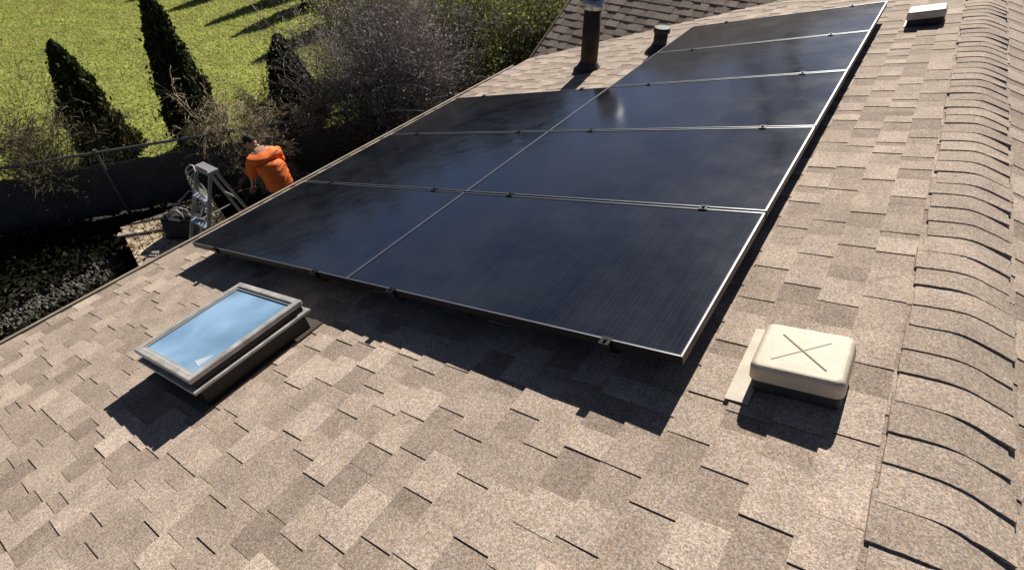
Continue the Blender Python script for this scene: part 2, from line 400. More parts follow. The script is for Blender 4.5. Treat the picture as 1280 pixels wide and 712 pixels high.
# eave trim, walls
mb = MB(); mb.box(U0, 5.2, V_EAVE-.05, V_EAVE+.018, -.0165, -.0125); mb.box(U0, 5.2, V_EAVE+.014, V_EAVE+.018, -.07, -.0166)
mb.build('drip_edge', M_TRIM, house, matrix=HI @ ROOF)
ez = (ROOF @ Vector((0, V_EAVE, 0)))
mb = MB()                                                   # K-style gutter seen from above: two lips and a trough
gx = ez.x-.015
mb.box(gx-.010, gx-.004, U0, 5.0, ez.z-.14, ez.z-.045); mb.box(gx-.105, gx-.004, U0, 5.0, ez.z-.145, ez.z-.139)
mb.box(gx-.112, gx-.105, U0, 5.0, ez.z-.145, ez.z-.05); mb.box(gx-.118, gx-.096, U0, 5.0, ez.z-.05, ez.z-.044)
mb.build('gutter', pbr('gutter_paint', (.30, .25, .19), .5, .1, .2, 6), house, matrix=HI.copy())
mb = MB(); mb.box(-3.55, 4.4, U0+.3, 5.2, GZ, ez.z+.02); mb.build('wall', M_WALL, house, matrix=HI.copy())
mb = MB(); mb.box(-3.55, 2, 5.6, 12.9, GZ, ez.z+.1); 
mb.add([(-3.56, 5.3, ez.z-.02), (-3.56, 13.1, ez.z-.02), (-3.56, 9.2, ez.z+1.6), (1, 5.3, ez.z-.02), (1, 13.1, ez.z-.02), (1, 9.2, ez.z+1.6)], [(0, 1, 2), (3, 5, 4), (0, 2, 5, 3), (1, 4, 5, 2), (0, 3, 4, 1)])
mb.build('wall', M_WALL, house, matrix=HI.copy())
mb = MB(); mb.box(-.005, .02, -4.3, .01, -.13, .012); mb.build('rake_board', pbr('rake_paint', (.16, .13, .10), .6), house, matrix=HI @ WING)

# ---------------------------------------------------------------- solar panels
PW, PL, GAP = 1.04, 1.818, .018
def panel(iu, iv, label):
    w, l = PW-GAP, PL-.0005
    t = empty('solar_panel', matrix=ROOF @ Matrix.Translation((iu*PW+GAP*.0, iv*PL, H_ARR-.0)))
    tag(t, label, 'solar panel', 'solar panels on the roof')
    fr = MB(); b = .011; zt, zb = 0, -.036
    fr.box(0, w, 0, b, zb, zt); fr.box(0, w, l-b, l, zb, zt); fr.box(0, b, b, l-b, zb, zt); fr.box(w-b, w, b, l-b, zb, zt)
    fr.build('frame', M_BLACK, t)
    glint = MB(); zt, zb = .0014, .0002; c_ = .0006; b_ = b; b = .0072  # bright strip on the black frame: sun glint put in as silver
    glint.box(c_, w-c_, c_, b-c_, zb, zt); glint.box(c_, w-c_, l-b+c_, l-c_, zb, zt); glint.box(c_, b-c_, b, l-b, zb, zt); glint.box(w-b+c_, w-c_, b, l-b, zb, zt)
    glint.build('frame_glint', M_GLINT, t); b = b_
    g = MB(); g.box(b, w-b, b, l-b, -.008, -.0022); g.build('glass', M_GLASS, t)
    bk = MB(); bk.box(b+.002, w-b-.002, b+.002, l-b-.002, -.013, -.0085); bk.build('backsheet', M_BLACK, t)
    jb = MB(); jb.box(w/2-.06, w/2+.06, .10, .16, -.034, -.0135); jb.build('junction_box', M_BLACK, t)
    return t
LB = {(0,0): 'nearest black solar panel of the long column, its corner close to the cream box vent',
      (1,0): 'second black solar panel from the front in the long column beside the ridge',
      (2,0): 'middle black solar panel of the long column beside the ridge',
      (3,0): 'fourth black solar panel from the front, beside the short dark pipe',
      (4,0): 'farthest black solar panel, last of the long column near the small far vent',
      (0,1): 'nearest black solar panel of the short eave column, behind the skylight',
      (1,1): 'middle black solar panel of the short eave column, beside the orange worker',
      (2,1): 'farthest black solar panel of the short eave column, in front of the tall pipe'}
for (iu, iv), lb in LB.items(): panel(iu, iv, lb)
RAILS = [(.28, .03, 5.22, 'mounting rail under the panel edge nearest the ridge'), (1.45, .03, 5.22, 'mounting rail under the lower half of the long panel column'),
         (2.10, .03, 3.13, 'mounting rail under the upper half of the short panel column'), (3.27, .03, 3.13, 'mounting rail under the panels closest to the eave')]
for v, a0, a1, lb in RAILS:
    t = empty('mounting_rail', matrix=ROOF @ Matrix.Translation((0, v, 0)))
    tag(t, lb, 'rail', 'mounting rails under the solar panels')
    m = MB(); m.box(a0, a1, -.02, .02, .062, .111); m.build('rail', M_RAIL, t)
    x = .38
    while x < a1:
        f = MB(); f.box(x-.03, x+.03, .022, .028, .008, .1); f.box(x-.03, x+.03, .022, .085, .0095, .0155); f.lathe([(.008, .0156), (.008, .026)], 6, Matrix.Translation((x, .058, 0)))
        f.build('foot', M_RAIL, t); x += 1.2
    n = 5 if a1 > 4 else 3
    for i in range(n+1):
        c = MB(); cu = i*PW-GAP/2
        c.box(cu-.021, cu+.021, -.02, .02, .1508, .1545); c.box(cu-.005, cu+.005, -.018, .018, .1115, .1507); c.lathe([(.0075, .1546), (.0075, .163)], 6, Matrix.Translation((cu, 0, 0)))
        c.build('clamp', M_BLACK, t)

# ---------------------------------------------------------------- skylight
t = empty('skylight', matrix=ROOF @ Matrix.Translation((-.56, 2.16, .004)))
tag(t, 'square skylight with pale blue glass in aluminium frame on dark raised curb', 'skylight')
a, b = .285, .285
def ring(mb, ax, ay, bx, by, z0, z1):
    mb.box(-ax, ax, -ay, -by, z0, z1); mb.box(-ax, ax, by, ay, z0, z1); mb.box(-ax, -bx, -by, by, z0, z1); mb.box(bx, ax, -by, by, z0, z1)
m = MB(); ring(m, a+.005, b+.005, a-.035, b-.035, -.02, .10); m.build('curb', M_BRONZE, t, bevel=.002, seg=1)
m = MB(); ring(m, a+.035, b+.035, a-.02, b-.02, .1005, .116); m.build('flashing', M_SILVER, t, bevel=.004, seg=2)
m = MB(); ring(m, a+.012, b+.012, a-.02, b-.02, .1165, .150); m.build('sash', M_BRONZE, t, bevel=.003, seg=1)
m = MB(); ring(m, a+.022, b+.022, a-.014, b-.014, .1505, .178); m.build('frame', M_SILVER, t, bevel=.006, seg=2)
skg, nt, bs = mat_base('skylight_glass')
bs.inputs['Base Color'].default_value = (.42, .56, .70, 1); bs.inputs['Roughness'].default_value = .06; bs.inputs['Coat Weight'].default_value = .6; bs.inputs['Coat Roughness'].default_value = .03
gn = nt.nodes.new('ShaderNodeTexNoise'); gn.inputs['Scale'].default_value = 3.5; gn.inputs['Detail'].default_value = 6
gg = nt.nodes.new('ShaderNodeNewGeometry'); nt.links.new(gg.outputs['Position'], gn.inputs['Vector'])
gr = nt.nodes.new('ShaderNodeValToRGB'); gr.color_ramp.elements[0].position = .35; gr.color_ramp.elements[0].color = (.17, .30, .44, 1); gr.color_ramp.elements[1].position = .68; gr.color_ramp.elements[1].color = (.33, .50, .70, 1)
nt.links.new(gn.outputs[0], gr.inputs[0]); nt.links.new(gr.outputs[0], bs.inputs['Base Color'])
m = MB(); m.box(-a+.012, a-.012, -b+.012, b-.012, .158, .164); m.build('glass', skg, t)
m = MB(); ring(m, a-.0145, b-.0145, a-.026, b-.026, .1645, .170); m.build('gasket', pbr('grey_gasket', (.30, .30, .30), .7), t)
m = MB(); m.add([(-a+.06, -b+.055, .1652), (-a+.145, -b+.06, .1652), (-a+.075, -b+.125, .1652), (-a+.06, -b+.055, .1642), (-a+.145, -b+.06, .1642), (-a+.075, -b+.125, .1642)], [(0, 1, 2), (3, 5, 4), (0, 3, 4, 1), (1, 4, 5, 2), (2, 5, 3, 0)])  # thin pale triangle on the pane near one corner
m.build('pale_triangle', pbr('pale_blue_grey', (.50, .56, .62), .5), t)
m = MB(); m.box(-a-.05, a+.06, -b-.035, b+.03, .0005, .0085); m.build('base_flashing', pbr('step_flashing', (.10, .085, .07), .6, .4, .3, 9), t)

# ---------------------------------------------------------------- box vents
def box_vent(u, v, label, lx=.245, ly=.275, k=.112, flange=True, rz=0):
    t = empty('roof_vent', matrix=ROOF @ Matrix.Translation((u, v, .009)) @ Matrix.Rotation(rz, 4, 'Z'))
    tag(t, label, 'roof vent', 'cream box vents on the roof')
    bm = bmesh.new(); bmesh.ops.create_cube(bm, size=1)
    for w in bm.verts:
        top = w.co.z > 0; sx = lx/2*(.97 if top else 1.); sy = ly/2*(.97 if top else 1.)
        w.co = Vector((math.copysign(sx, w.co.x), math.copysign(sy, w.co.y), k if top else k-.058))
    ve = [e for e in bm.edges if abs(e.verts[0].co.z-e.verts[1].co.z) > .02]
    bmesh.ops.bevel(bm, geom=ve, offset=.028, segments=5, affect='EDGES', profile=.5)
    te = [e for e in bm.edges if min(e.verts[0].co.z, e.verts[1].co.z) > k-.002]
    bmesh.ops.bevel(bm, geom=te, offset=.017, segments=4, affect='EDGES', profile=.5)
    bmesh.ops.recalc_face_normals(bm, faces=bm.faces[:])
    me = bpy.data.meshes.new('hood'); bm.to_mesh(me); bm.free(); me.materials.append(M_CREAM); me.polygons.foreach_set('use_smooth', [q.area < 4e-4 for q in me.polygons])
    link('hood', me, t)
    m = MB()
    for s in (1, -1):
        m2 = Matrix.Rotation(s*math.atan2(ly, lx), 4, 'Z'); m.box(-.105, .095, -.0034, .0034, k-.001, k+.0016+.0006*s, m2)
    m.build('cross_rib', M_GROOVE, t, bevel=.001, seg=1)
    m = MB(); m.box(-lx/2+.008, lx/2-.008, -ly/2+.008, ly/2-.008, -.004, k-.03); m.build('shaded_wall', pbr('vent_shade', (.03, .03, .032), .7, 0, .3, 40, .3, 90), t, bevel=.012, seg=2)  # near-black base walls: shade on the vent's sides put into their colour
    m = MB(); m.box(-lx/2-(.062 if flange else -.02), lx/2+(.075 if flange else .01), ly/2-.02, ly/2+(.055 if flange else .012), -.0015, .0025); m.box(-lx/2+.02, lx/2-.02, -ly/2+.02, ly/2-.021, -.0015, .0025); m.build('flange', M_FLASH, t)
    return t
box_vent(.185, -.325, 'cream plastic box vent with crossed ribs, beside the near panel corner')
box_vent(4.86, -.325, 'small distant cream box vent between the last panel and the ridge', flange=False)

# ---------------------------------------------------------------- pipes
bp = ROOF @ Vector((4.33, 2.72, 0))
t = empty('flue_pipe', bp); tag(t, 'tall dark rusty flue pipe with a bright metal collar on top', 'flue')
m = MB(); m.lathe([(.095, -.05), (.095, .68)], 24); m.build('pipe', M_RUST, t, True)
m = MB(); m.lathe([(.17, -.03), (.165, .01), (.125, .05), (.105, .09), (.097, .10)], 24); m.build('storm_collar', M_LEAD, t, True)
m = MB(); m.lathe([(.098, .645), (.118, .65), (.118, .735), (.1, .74)], 24); m.build('collar', M_GALV, t, True)
m = MB(); m.lathe([(.085, .741), (.085, .79), (.16, .80), (.15, .83), (.02, .89), (.0, .892)], 24); m.build('cap', M_GALV, t, True)
bp = ROOF @ Vector((4.86, 2.10, 0))
t = empty('vent_pipe', bp); tag(t, 'short dark plumbing vent pipe beside the panel edge', 'vent pipe')
m = MB(); m.lathe([(.075, -.05), (.075, .25), (.06, .25), (.06, .12)], 20); m.build('pipe', M_LEAD, t, True)
m = MB(); m.lathe([(.09, .205), (.09, .255), (.076, .256)], 20); m.build('collar', M_LEAD, t, True)
m = MB(); m.lathe([(.15, -.03), (.14, .0), (.10, .045), (.079, .09)], 20); m.build('boot_flashing', M_LEAD, t, True)

# ---------------------------------------------------------------- foliage generators
def seg_mesh(name, segs, mat, col, var=.25):
    """three-sided tapering twigs; segs: (p0,p1,r0,r1)"""
    S = np.array([(*a, *b, r0, r1) for a, b, r0, r1 in segs], np.float64); p0, p1 = S[:, :3], S[:, 3:6]
    d = p1-p0; d /= np.linalg.norm(d, axis=1, keepdims=True)+1e-9
    ref = np.where(np.abs(d[:, 2:3]) > .9, np.array([[1., 0, 0]]), np.array([[0, 0, 1.]]))
    x = np.cross(d, ref); x /= np.linalg.norm(x, axis=1, keepdims=True); y = np.cross(d, x)
    vs = []
    for p, r in ((p0, S[:, 6:7]), (p1, S[:, 7:8])):
        for k in range(3):
            a = 2*np.pi*k/3; vs.append(p+(x*np.cos(a)+y*np.sin(a))*r)
    v = np.stack(vs, 1).reshape(-1, 3); n = len(S); b = np.arange(n)[:, None]*6
    f = np.concatenate([b+np.array([[k, (k+1) % 3, 3+(k+1) % 3, 3+k]]) for k in range(3)], 1).reshape(-1, 4)
    t = rng.uniform(1-var, 1+var, (n, 1)); c = np.concatenate([np.array(col)[None]*t, np.ones((n, 1))], 1).repeat(3, 0)
    return np_mesh(name, v, f, mat, c)
def leaves(name, P, size, cols, mat=M_LEAF, up=.0, aspect=.5):
    n = len(P); a = rng.normal(size=(n, 3)); a[:, 2] += up; a /= np.linalg.norm(a, axis=1, keepdims=True)
    b = rng.normal(size=(n, 3)); b = np.cross(a, b); b /= np.linalg.norm(b, axis=1, keepdims=True)
    s = (size*rng.uniform(.6, 1.3, n))[:, None]
    v = np.stack([P-a*s*.5, P+b*s*aspect*.5, P+a*s*.5, P-b*s*aspect*.5], 1).reshape(-1, 3)
    f = np.arange(4*n).reshape(-1, 4)
    return np_mesh(name, v, f, mat, np.concatenate([cols, np.ones((n, 1))], 1))
def shrub_segs(H, W, stems, seed, droop=.1, depth=3, r0=.014):
    r_ = random.Random(seed); segs = []; tips = []
    def grow(p, d, L, r, lev):
        n = 4 if lev < 2 else 3
        for i in range(n):
            d = (d+Vector((r_.gauss(0, .16), r_.gauss(0, .16), r_.gauss(0, .10)-droop*lev*.25))).normalized()
            q = p+d*(L/n); r1 = max(.0034, r*(.86 if i < n-1 else .7)); segs.append((p, q, r, r1)); p, r = q, r1
            if lev < depth:
                for _ in range(2 if lev else 2):
                    if r_.random() < .8:
                        nd = (d+Vector((r_.gauss(0, .6), r_.gauss(0, .6), r_.gauss(.1, .4)))).normalized()
                        grow(p, nd, L*r_.uniform(.4, .62), r*.6, lev+1)
        tips.append(p)
    for k in range(stems):
        a = r_.uniform(0, 2*math.pi); s = r_.uniform(.1, 1)*W/H
        grow(Vector((math.cos(a)*.12*r_.random(), math.sin(a)*.12*r_.random(), 0)), Vector((math.cos(a)*s, math.sin(a)*s, 1)).normalized(), H*r_.uniform(.55, .85), r0, 0)
    return segs, tips
def shrub(name, loc, H, W, stems, seed, label, cat='shrub', group=None, tw=(.31, .265, .245), leaf=None, nleaf=0, lsize=.05, droop=.1, depth=3, r0=.013):
    t = empty(name, loc); tag(t, label, cat, group)
    segs, tips = shrub_segs(H, W, stems, seed, droop, depth, r0)
    link('branches', seg_mesh('branches', segs, M_TWIG, tw), t)
    if nleaf:
        tp = np.array(tips); idx = rng.integers(0, len(tp), nleaf); P = tp[idx]+rng.normal(0, .10, (nleaf, 3))
        P[:, 2] = np.maximum(P[:, 2], .05)
        cl = rng.uniform(.55, 1.35, len(tp))[idx]*rng.uniform(.7, 1.3, nleaf)
        link('foliage', leaves('foliage', P, lsize, np.array(leaf)[None]*cl[:, None], up=.3), t)
    return t
def arbor(loc, H, W, n, label, group, seed, dead=0.):
    t = empty('arborvitae', loc); tag(t, label, 'tree', group)
    g = np.random.default_rng(seed)
    z = g.beta(1.05, 1.35, n); prof = np.where(z < .12, .72+z*2.2, (1-z)**.58*1.02); prof = np.clip(prof, .03, 1)
    th = g.uniform(0, 2*np.pi, n)
    lump = np.array([mnoise.noise(Vector((math.cos(a)*1.6+seed, math.sin(a)*1.6, q*6.5))) for a, q in zip(th, z)])
    rr = W/2*prof*(1+.5*lump)*np.sqrt(g.uniform(.2, 1.05, n))*np.where(g.random(n) < .06, g.uniform(1.05, 1.3, n), 1)
    P = np.stack([np.cos(th)*rr, np.sin(th)*rr, z*H+.02+g.normal(0, .02, n)], 1)
    c = np.array([.040, .058, .018])[None]*g.uniform(.5, 1.5, (n, 1))*(1+.5*lump[:, None])
    br = g.random(n) < .12+dead*(z < .5); c[br] = np.array([.10, .065, .035])*g.uniform(.5, 1.3, (br.sum(), 1))
    me = leaves('crown', P, .105, c, mat=M_NEEDLE, up=1.3, aspect=.42); link('crown', me, t)
    m = MB(); m.tube([(0, 0, -.03), (.01, 0, H*.5), (0, 0, H*.93)], [.05, .035, .008], 8); m.build('trunk', M_BARK, t)
    return t
# row just beyond the fence and row farther back
arbor((-11.17, 2.12, GZ), 2.1, .98, 15000, 'short dark arborvitae behind the fence, leftmost of the row', 'arborvitae along the fence', 1, .35)
arbor((-10.35, 3.46, GZ), 2.72, .98, 19000, 'tall dark arborvitae reaching the top of the picture', 'arborvitae along the fence', 2, .15)
arbor((-9.25, 4.95, GZ), 1.8, 1.15, 14000, 'stubby dark arborvitae half hidden behind the bare shrub', 'arborvitae along the fence', 3)
for i, (x, y, H, lb) in enumerate([(-18.05, 12.2, 2.8, 'distant arborvitae casting the middle shadow on the lawn'), (-16.35, 11.5, 2.5, 'distant arborvitae nearest the bare shrub, beyond the lawn'),
                                   (-20.4, 12.1, 2.7, 'distant arborvitae behind the lawn, third from the shrub'), (-22.7, 12.1, 2.75, 'distant arborvitae behind the lawn, leftmost of the far row'),
                                   (-14.0, 10.4, 2.4, 'distant arborvitae closest to the yellow green shrub')]):
    arbor((x, y, GZ), H, 1.15, 9000, lb, 'arborvitae in the far row', 10+i)

# ---------------------------------------------------------------- chain-link fence with dark fabric
t = empty('chain_link_fence', (FA.x, FA.y, GZ)); tag(t, 'dark chain link fence with privacy fabric along the lawn', 'fence')
fd = (FB-FA); fl = fd.length; fd.normalize(); fn = Vector((fd.y, -fd.x, 0))
FHT = 1.10
m = MB(); m.tube([Vector((0, 0, FHT)), fd*fl+Vector((0, 0, FHT))], .021, 8); m.build('top_rail', M_GALVD, t)
x = 0
while x <= fl:
    m = MB(); m.tube([fd*x, fd*x+Vector((0, 0, FHT+.05))], .026, 8); m.build('post', M_GALVD, t); x += 1.85
m = MB(); c = .075; nx = int(fl/c); segs = []
for s in (1, -1):
    k = -int(FHT/c)-1 if s > 0 else 0
    while k*c < fl+FHT:
        a0 = k*c; 
        lo = max(0, -a0 if s > 0 else a0-fl); hi = min(FHT, fl-a0 if s > 0 else a0)
        if hi > lo+.01:
            segs.append((fd*(a0+s*lo)+Vector((0, 0, lo))+fn*.004*s, fd*(a0+s*hi)+Vector((0, 0, hi))+fn*.004*s, .0028, .0028))
        k += 1
me = seg_mesh('wire_mesh', segs, M_TWIG, (.22, .21, .20)); link('wire_mesh', me, t)
k = 0; x = .15
while x < fl-1.6:                                                   # fabric panels tied to the far side
    wv = 1.88; V, F = [], []; nn = 14
    for i in range(nn+1):
        for j, zz in enumerate((.03, .45, FHT*.80)):
            off = -.045+.02*math.sin(i*1.3+k)+.012*math.sin(i*3+j); V.append(tuple(fd*(x+wv*i/nn)+fn*off+Vector((0, 0, zz+.015*math.sin(i*2.1+k)))))
    for i in range(nn):
        for j in range(2): b = i*3+j; F.append((b, b+3, b+4, b+1))
    m = MB(); m.add(V, F); o = m.build('fabric_panel', M_FAB, t, True); md = o.modifiers.new('thick', 'SOLIDIFY'); md.thickness = .003
    x += 1.85; k += 1

# ---------------------------------------------------------------- shrubs
BG = 'bare twiggy shrubs beside the house'
shrub('bare_shrub', (-7.1, 5.0, GZ), 2.2, .95, 24, 1, 'dense bare grey shrub nearest the worker', group=BG, leaf=(.25, .225, .195), nleaf=6000, lsize=.04)
shrub('bare_shrub', (-7.0, 6.2, GZ), 2.25, 1.1, 24, 2, 'dense bare purple grey shrub behind the panel edge', group=BG, tw=(.31, .265, .26), leaf=(.25, .225, .205), nleaf=6000, lsize=.04)
shrub('bare_shrub', (-8.1, 6.6, GZ), 2.4, .95, 22, 3, 'tall bare shrub at the back of the thicket beside the lawn', group=BG, tw=(.33, .285, .26), leaf=(.19, .18, .08), nleaf=6000, lsize=.04)
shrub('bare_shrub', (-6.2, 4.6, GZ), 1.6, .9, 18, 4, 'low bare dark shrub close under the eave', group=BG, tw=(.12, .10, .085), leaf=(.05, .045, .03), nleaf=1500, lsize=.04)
GG = 'green leafy shrubs beyond the eave'
shrub('leafy_shrub', (-6.7, 8.2, GZ), 1.85, 1.0, 16, 5, 'dark green leafy shrub next to the bare thicket by the eave', group=GG, leaf=(.17, .18, .05), nleaf=9000, lsize=.075)
shrub('leafy_shrub', (-6.2, 9.6, GZ), 1.9, 1.0, 16, 6, 'green leafy shrub touching the corner of the cross gable', group=GG, leaf=(.19, .19, .055), nleaf=9000, lsize=.075)
shrub('leafy_shrub', (-8.3, 9.0, GZ), 2.1, 1.1, 16, 7, 'bright yellow green leafy shrub behind the bare thicket', group=GG, leaf=(.30, .30, .07), nleaf=9000, lsize=.075)
shrub('leafy_shrub', (-7.6, 11.2, GZ), 2.1, 1.2, 16, 8, 'olive leafy shrub at the top edge left of the gable', group=GG, leaf=(.14, .15, .045), nleaf=9000, lsize=.08)
shrub('leafy_shrub', (-10.6, 8.0, GZ), 1.9, .8, 16, 9, 'yellow green wispy shrub at the lawn edge', group=GG, leaf=(.36, .36, .09), nleaf=7500, lsize=.07)
shrub('leafy_shrub', (-10.6, 11.6, GZ), 2.2, 1.2, 16, 10, 'dark green shrub farthest back along the lawn edge', group=GG, leaf=(.10, .115, .03), nleaf=9000, lsize=.08)
shrub('fence_shrub', (-8.15, 3.0, GZ), 1.5, .95, 14, 11, 'wispy tan shrub in front of the fence behind the ladder', group='wispy shrubs at the fence', tw=(.42, .34, .23), leaf=(.20, .17, .06), nleaf=1400, lsize=.04, droop=.3)
shrub('fence_shrub', (-10.2, .85, GZ), 1.5, .9, 14, 12, 'olive twiggy shrub behind the fence at the left edge', group='wispy shrubs at the fence', tw=(.14, .11, .08), leaf=(.12, .13, .04), nleaf=3000, lsize=.045)
shrub('fence_shrub', (-9.1, 4.05, GZ), 1.0, .8, 12, 13, 'small olive shrub between the tall arborvitae and the dark stubby one', group='wispy shrubs at the fence', tw=(.18, .15, .10), leaf=(.15, .15, .05), nleaf=1800, lsize=.04, droop=.2)

# ---------------------------------------------------------------- side yard: ground cover, gravel, deck
n = 42000
P = np.stack([rng.uniform(-10.4, -4.2, n), rng.uniform(-3.5, 6.5, n), np.zeros(n)], 1)
d = FB-FA; sd = ((P[:, 0]-FA.x)*d.y-(P[:, 1]-FA.y)*d.x)/fl
gv = (np.abs(P[:, 0]+7.95) < .2) & (P[:, 1] < .5)
P = P[(sd > .1) & ~gv]; P[:, 2] = GZ+rng.uniform(.01, .2, len(P))*rng.uniform(0, 1, len(P))
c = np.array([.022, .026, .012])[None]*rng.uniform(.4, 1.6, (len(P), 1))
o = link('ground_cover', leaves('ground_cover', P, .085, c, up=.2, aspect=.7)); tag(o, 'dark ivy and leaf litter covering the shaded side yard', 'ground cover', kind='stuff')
def stones():
    n = 1700; a = rng.uniform(-2.6, .55, n); b = rng.normal(0, .16, n); x = -7.95+b-.16*a*.0; y = a
    s = rng.uniform(.018, .05, n)
    o8 = np.array([(1,0,0),(-1,0,0),(0,1,0),(0,-1,0),(0,0,.7),(0,0,-.7)]); f8 = np.array([(0,2,4),(2,1,4),(1,3,4),(3,0,4),(2,0,5),(1,2,5),(3,1,5),(0,3,5)])
    v = o8[None]*s[:, None, None]*rng.uniform(.6, 1.3, (n, 6, 1)); v[:, :, 0] += x[:, None]; v[:, :, 1] += y[:, None]; v[:, :, 2] += GZ+.015+rng.uniform(0, .02, n)[:, None]
    f = (f8[None]+np.arange(n)[:, None, None]*6).reshape(-1, 3)
    t = rng.uniform(.3, 1.2, (n, 1)); c = np.concatenate([np.array([[.12, .107, .09]])*t, np.ones((n, 1))], 1).repeat(8, 0)
    o = link('gravel', np_mesh('gravel', v.reshape(-1, 3), f, M_STONE, c)); tag(o, 'grey gravel and leaf debris strip below the eave', 'gravel', kind='stuff')
stones()

dk = empty('timber_deck', (-7.55, .95, GZ), ); dk.rotation_euler.z = R(0)
tag(dk, 'low weathered timber deck littered with leaves beside the ladder', 'deck')
DZ = .30
# deck outline: left edge runs from (-8.33,.88) to (-7.12,.52)
dm = Matrix.Rotation(math.atan2(-.36, 1.21), 4, 'Z'); dm.translation = (-8.33+7.55, .88-.95, 0)
for i in range(9):
    y0 = i*.145; m = MB(); m.box(-.02+random.uniform(-.01, .01), 2.1, y0+.003, y0+.140, DZ-.028, DZ+random.uniform(-.001, .002), dm); m.build('board', M_BOARD, dk, bevel=.003, seg=1)
for x in (.05, 1.0, 2.0):
    m = MB(); m.box(x-.02, x+.02, .005, 1.3, DZ-.15, DZ-.030, dm); m.build('joist', M_BOARD, dk)
for x in (.05, 2.0):
    for y in (.06, 1.2): m = MB(); m.box(x+.021, x+.09, y, y+.07, -.01, DZ-.031, dm); m.build('post', M_BOARD, dk)
n = 420; L_ = rng.uniform(0, 1, (n, 2)); PP = np.array([dm @ Vector((a*2.0, b*1.28, DZ+.012)) for a, b in L_])+np.array([-7.55, .95, GZ])
cc = np.array([(.35, .20, .06), (.42, .30, .12), (.16, .10, .05)])[rng.integers(0, 3, n)]*rng.uniform(.6, 1.3, (n, 1))
PP[:, 2] += rng.uniform(.012, .03, n)
o = link('fallen_leaves', leaves('fallen_leaves', PP, .05, cc, up=-.0, aspect=.6)); tag(o, 'fallen brown and yellow leaves scattered over the deck', 'leaves', kind='stuff')

# tool bag and coiled conduit on the deck
tb = empty('tool_bag', (-7.35, 1.35, GZ+DZ+.002)); tb.rotation_euler.z = .5
tag(tb, 'black canvas tool bag lying on the deck beside the ladder', 'tool bag')
bm = bmesh.new(); bmesh.ops.create_cube(bm, size=1); bmesh.ops.subdivide_edges(bm, edges=bm.edges[:], cuts=5, use_grid_fill=True)
for w in bm.verts:
    p = w.co.copy(); q = Vector((p.x*.52, p.y*.30*(1-.35*(p.z+.5)), (p.z+.5)*.30)); s = mnoise.noise(p*3.1)
    if p.z > -.45: q += Vector((s*.03, mnoise.noise(p*3.1+Vector((5, 0, 0)))*.03, mnoise.noise(p*2.7+Vector((0, 9, 0)))*.045))
    q.x *= 1-.12*(abs(p.y)*2)**3; w.co = q
me = bpy.data.meshes.new('bag_body'); bm.to_mesh(me); bm.free(); me.materials.append(M_BAG); me.polygons.foreach_set('use_smooth', [True]*len(me.polygons)); link('bag_body', me, tb)
for s in (-1, 1):
    m = MB(); m.tube([(-.13, s*.07, .27), (-.11, s*.06, .38), (-.04, s*.03, .43), (.04, s*.03, .43), (.11, s*.06, .38), (.13, s*.07, .27)], .012, 8); m.build('handle', pbr('grey_webbing', (.30, .30, .30), .7), tb, True)
m = MB(); m.box(-.2, .2, -.012, .012, .285, .315); m.build('zip_flap', M_BAG, tb, bevel=.005)
m = MB(); m.tube([(.12, .0, .33), (.2, -.05, .39), (.31, -.12, .40), (.36, -.15, .33)], .014, 8); m.build('shoulder_strap', MATS['grey_webbing'], tb, True)
cw = empty('cable_coil', (-7.62, 1.72, GZ+DZ+.022)); tag(cw, 'coil of black cable heaped behind the tool bag', 'cable')
m = MB(); pts = []
for i in range(110):
    a = i*.31; r = .20+.03*math.sin(i*.7); pts.append((math.cos(a)*r, math.sin(a)*r, i*.0022+.02*(1+math.sin(a*1.3+1))))
m.tube(pts, .011, 6); m.build('cable', M_BAG, cw, True)
m = MB(); m.tube([(pts[-1][0], pts[-1][1], pts[-1][2]), (-.25, .1, .28), (-.34, -.08, .12), (-.4, -.3, .01)], .011, 6); m.build('cable_end', MATS['grey_webbing'], cw, True)
def plank(loc, L, w, th, rz, label, mat=M_BOARD):
    m = MB(); m.box(-L/2, L/2, -w/2, w/2, 0, th); o = m.build('offcut_board', mat, None, bevel=.003, seg=1); o.location = loc; o.rotation_euler.z = rz
    tag(o, label, 'board', 'loose boards on the deck')
plank((-7.9, 1.05, GZ+DZ+.004), .75, .09, .03, .9, 'pale board offcut lying across the deck near its left corner', pbr('pale_board', (.55, .46, .34), .8, 0, .2, 9))
plank((-7.25, .80, GZ+DZ+.004), .45, .10, .035, 2.2, 'short grey board offcut at the deck edge under the tool bag', pbr('grey_board', (.30, .27, .23), .85, 0, .25, 9))

# ---------------------------------------------------------------- step ladder
ld = empty('step_ladder', (-6.05, 1.40, GZ)); tag(ld, 'open aluminium step ladder standing below the eave beside the worker', 'ladder')
HT = 1.77
for s in (-1, 1):
    m = MB(); m.beam((s*.135, -.03, HT-.04), (s*.235, -.88, 0), .04, .02, (1, 0, 0)); m.build('front_rail', M_ALU, ld)
    m = MB(); m.beam((s*.12, .05, HT-.04), (s*.21, .55, 0), .034, .02, (1, 0, 0)); m.build('rear_rail', M_ALU, ld)
    m = MB(); m.box(s*.235-.03, s*.235+.03, -.93, -.85, -.005, .05); m.build('foot', M_BLACK, ld)
    m = MB(); m.beam((s*.165, -.33, HT*.62), (s*.155, .19, HT*.62), .018, .006); m.build('spreader', M_ALU, ld)
for k in range(1, 6):
    f = k/6; y = -.03-.85*f; z = (HT-.04)*(1-f); w = .135+.10*f-.012
    m = MB(); m.box(-w, w, y-.045, y+.045, z-.012, z+.012); m.build('tread', M_TREAD, ld, bevel=.003, seg=1)
for k in range(1, 4):
    f = k/4; y = .05+.5*f; z = (HT-.04)*(1-f); w = .12+.09*f
    m = MB(); m.tube([(-w, y, z), (w, y, z)], .012, 8); m.build('brace', M_ALU, ld)
